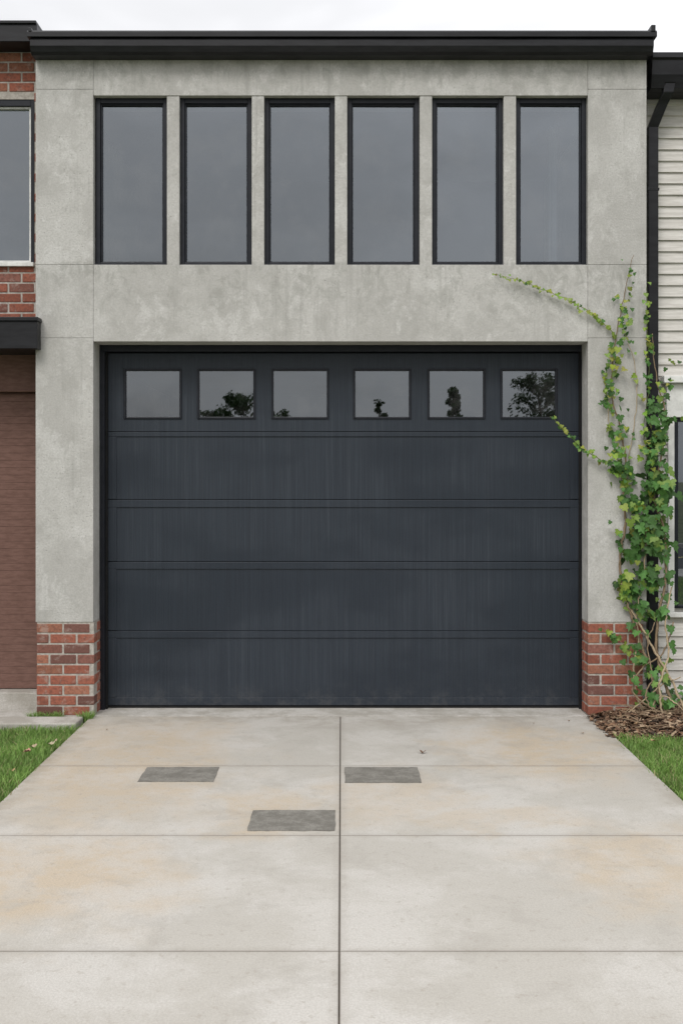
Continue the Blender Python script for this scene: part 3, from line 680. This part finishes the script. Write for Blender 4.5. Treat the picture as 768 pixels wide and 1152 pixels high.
# ================================================================ TREES ACROSS THE STREET (seen in the reflections)
def tree(name,x,y,h,cr,cz0,seed,leaves=5000,lsz=0.16,shape='round'):
    r=random.Random(seed); T=empty(name); V=[];Fc=[];C=[]
    g0=-.16
    top=Vector((x+r.uniform(-.2,.2),y,g0+h*(.93 if shape!='round' else .8)))
    trunk=catmull([Vector((x,y,g0-.1)),Vector((x+r.uniform(-.1,.1),y,g0+h*.3)),Vector((x+r.uniform(-.2,.2),y,g0+h*.6)),top],5)
    tube(V,Fc,C,trunk,h*.024,h*.004,(1,1,1),8)
    cl=[]
    nb=16
    for i in range(nb):
        t=cz0+(0.93-cz0)*i/nb; zz=g0+h*t; base=trunk[min(len(trunk)-1,int(t/.95*(len(trunk)-1)))].copy(); base.z=min(zz,top.z)
        a=i*2.4+r.uniform(-.4,.4); u=(t-cz0)/(1-cz0)
        rad=cr*(math.sin(math.pi*(0.18+0.8*u))**.7 if shape=='round' else (1-u)*1.0 if shape=='cone' else math.sin(math.pi*(0.12+.83*u))**.5)*r.uniform(.7,1.1)
        end=base+Vector((math.cos(a)*rad,math.sin(a)*rad,(0.45 if shape!='cone' else -.1)*rad+h*.03))
        br=catmull([base,base.lerp(end,.5)+Vector((0,0,-.06*rad)),end],4); tube(V,Fc,C,br,h*.008,h*.0015,(1,1,1),5)
        for q in (0.45,.7,.95): cl.append((base.lerp(end,q),rad*.36*r.uniform(.5,1.1)+.1))
        for _ in range(2):
            a2=a+r.uniform(-.9,.9); e2=base.lerp(end,.55)+Vector((math.cos(a2)*rad*.6,math.sin(a2)*rad*.6,rad*.25)); tube(V,Fc,C,catmull([base.lerp(end,.5),e2],3),h*.004,h*.001,(1,1,1),4); cl.append((e2,rad*.28+.08))
    cl.append((top,cr*.25+.1))
    mesh_obj('trunk_and_limbs',V,Fc,M_BARK,T,smooth=True)
    LV=[];LF=[];LC=[]
    for i in range(leaves):
        c,rr=cl[r.randrange(len(cl))]
        d=Vector((r.gauss(0,1),r.gauss(0,1),r.gauss(0,.8))).normalized()*rr*r.random()**.45
        p=c+d; n=Vector((r.gauss(0,1),r.gauss(0,1),r.gauss(.6,1))).normalized(); u=n.orthogonal().normalized()*lsz*r.uniform(.6,1.3); v=n.cross(u)*.55
        s=len(LV); LV+=[p-u,p-v,p+u,p+v]; LF.append((s,s+1,s+2,s+3))
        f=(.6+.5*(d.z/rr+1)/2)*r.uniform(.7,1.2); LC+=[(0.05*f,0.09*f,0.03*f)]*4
    mesh_obj('crown',LV,LF,M_TLEAF,T,LC)
TD=50.0; dd=TD+2*YD+D
def tp(px,py): return (px-384)*dd/F, CAMH+(540-py)*dd/F+.16
for nm,px,py,cr,cz0,sd,lv,shape in [('shade_tree',270,430,1.5,.3,1,3600,'round'),('shade_tree',312,446,1.1,.35,2,2000,'round'),('conifer_tree',432,443,0.85,.15,3,3000,'cone'),('columnar_cypress_tree',512,428,0.42,.45,4,4200,'col'),('shade_tree',596,408,1.9,.3,5,4600,'round'),('shade_tree',640,424,1.6,.3,6,3000,'round'),('shade_tree',236,446,1.0,.35,8,1700,'round'),('shade_tree',160,470,1.3,.35,12,2500,'round')]:
    X,h=tp(px,py); tree(nm,X,-TD+R.uniform(-1,1),h,cr,cz0,sd,lv,0.10 if shape!='col' else .1,shape)

# ================================================================ LIGHT
el,az=math.radians(48),math.radians(200)
w=bpy.data.worlds.new('World'); sc.world=w; w.use_nodes=True; nt=w.node_tree
bg=nt.nodes['Background']
sky=nd(nt,'ShaderNodeTexSky',sky_type='NISHITA'); sky.sun_disc=False; sky.sun_elevation=el; sky.sun_rotation=az; sky.air_density=1.5; sky.dust_density=4.0
tc=nd(nt,'ShaderNodeTexCoord').outputs['Generated']
zc=nd(nt,'ShaderNodeSeparateXYZ',{0:tc}).outputs[2]
zc=mth(nt,'MAXIMUM',zc,0.0)
lum=mth(nt,'ADD',mth(nt,'MULTIPLY',zc,2/3*14.5),14.5/3+.6)
cm=nd(nt,'ShaderNodeMapping',{0:tc,'Scale':(1,1,3.2)}).outputs[0]
cn=noi(nt,cm,2.6,4,0.55,0.4)
lum=mth(nt,'MULTIPLY',lum,mr(nt,cn,0.34,0.66,0.86,1.12))
cc=nd(nt,'ShaderNodeVectorMath',{0:(0.99,0.99,1.01),'Scale':lum},operation='SCALE').outputs[0]
mx=mixc(nt,0.93,sky.outputs[0],cc)
nt.links.new(mx,bg.inputs[0]); bg.inputs[1].default_value=0.12
L=bpy.data.lights.new('sun','SUN'); L.energy=1.5; L.angle=math.radians(22); L.color=(1,.965,.92)
lo=bpy.data.objects.new('sun',L); sc.collection.objects.link(lo)
d=Vector((math.sin(az)*math.cos(el),math.cos(az)*math.cos(el),math.sin(el)))
lo.rotation_euler=d.to_track_quat('Z','Y').to_euler(); lo.location=d*30
# ================================================================ CAMERA
cam=bpy.data.cameras.new('camera'); co=bpy.data.objects.new('camera',cam); sc.collection.objects.link(co)
co.location=(0,-D,CAMH); co.rotation_euler=(math.radians(90),0,0)
cam.sensor_fit='HORIZONTAL'; cam.sensor_width=24; cam.lens=F/768*24; cam.shift_y=-36/768; cam.clip_end=4000; cam.clip_start=.05
sc.camera=co
sc.view_settings.view_transform='Standard'; sc.view_settings.look='None'; sc.view_settings.exposure=0
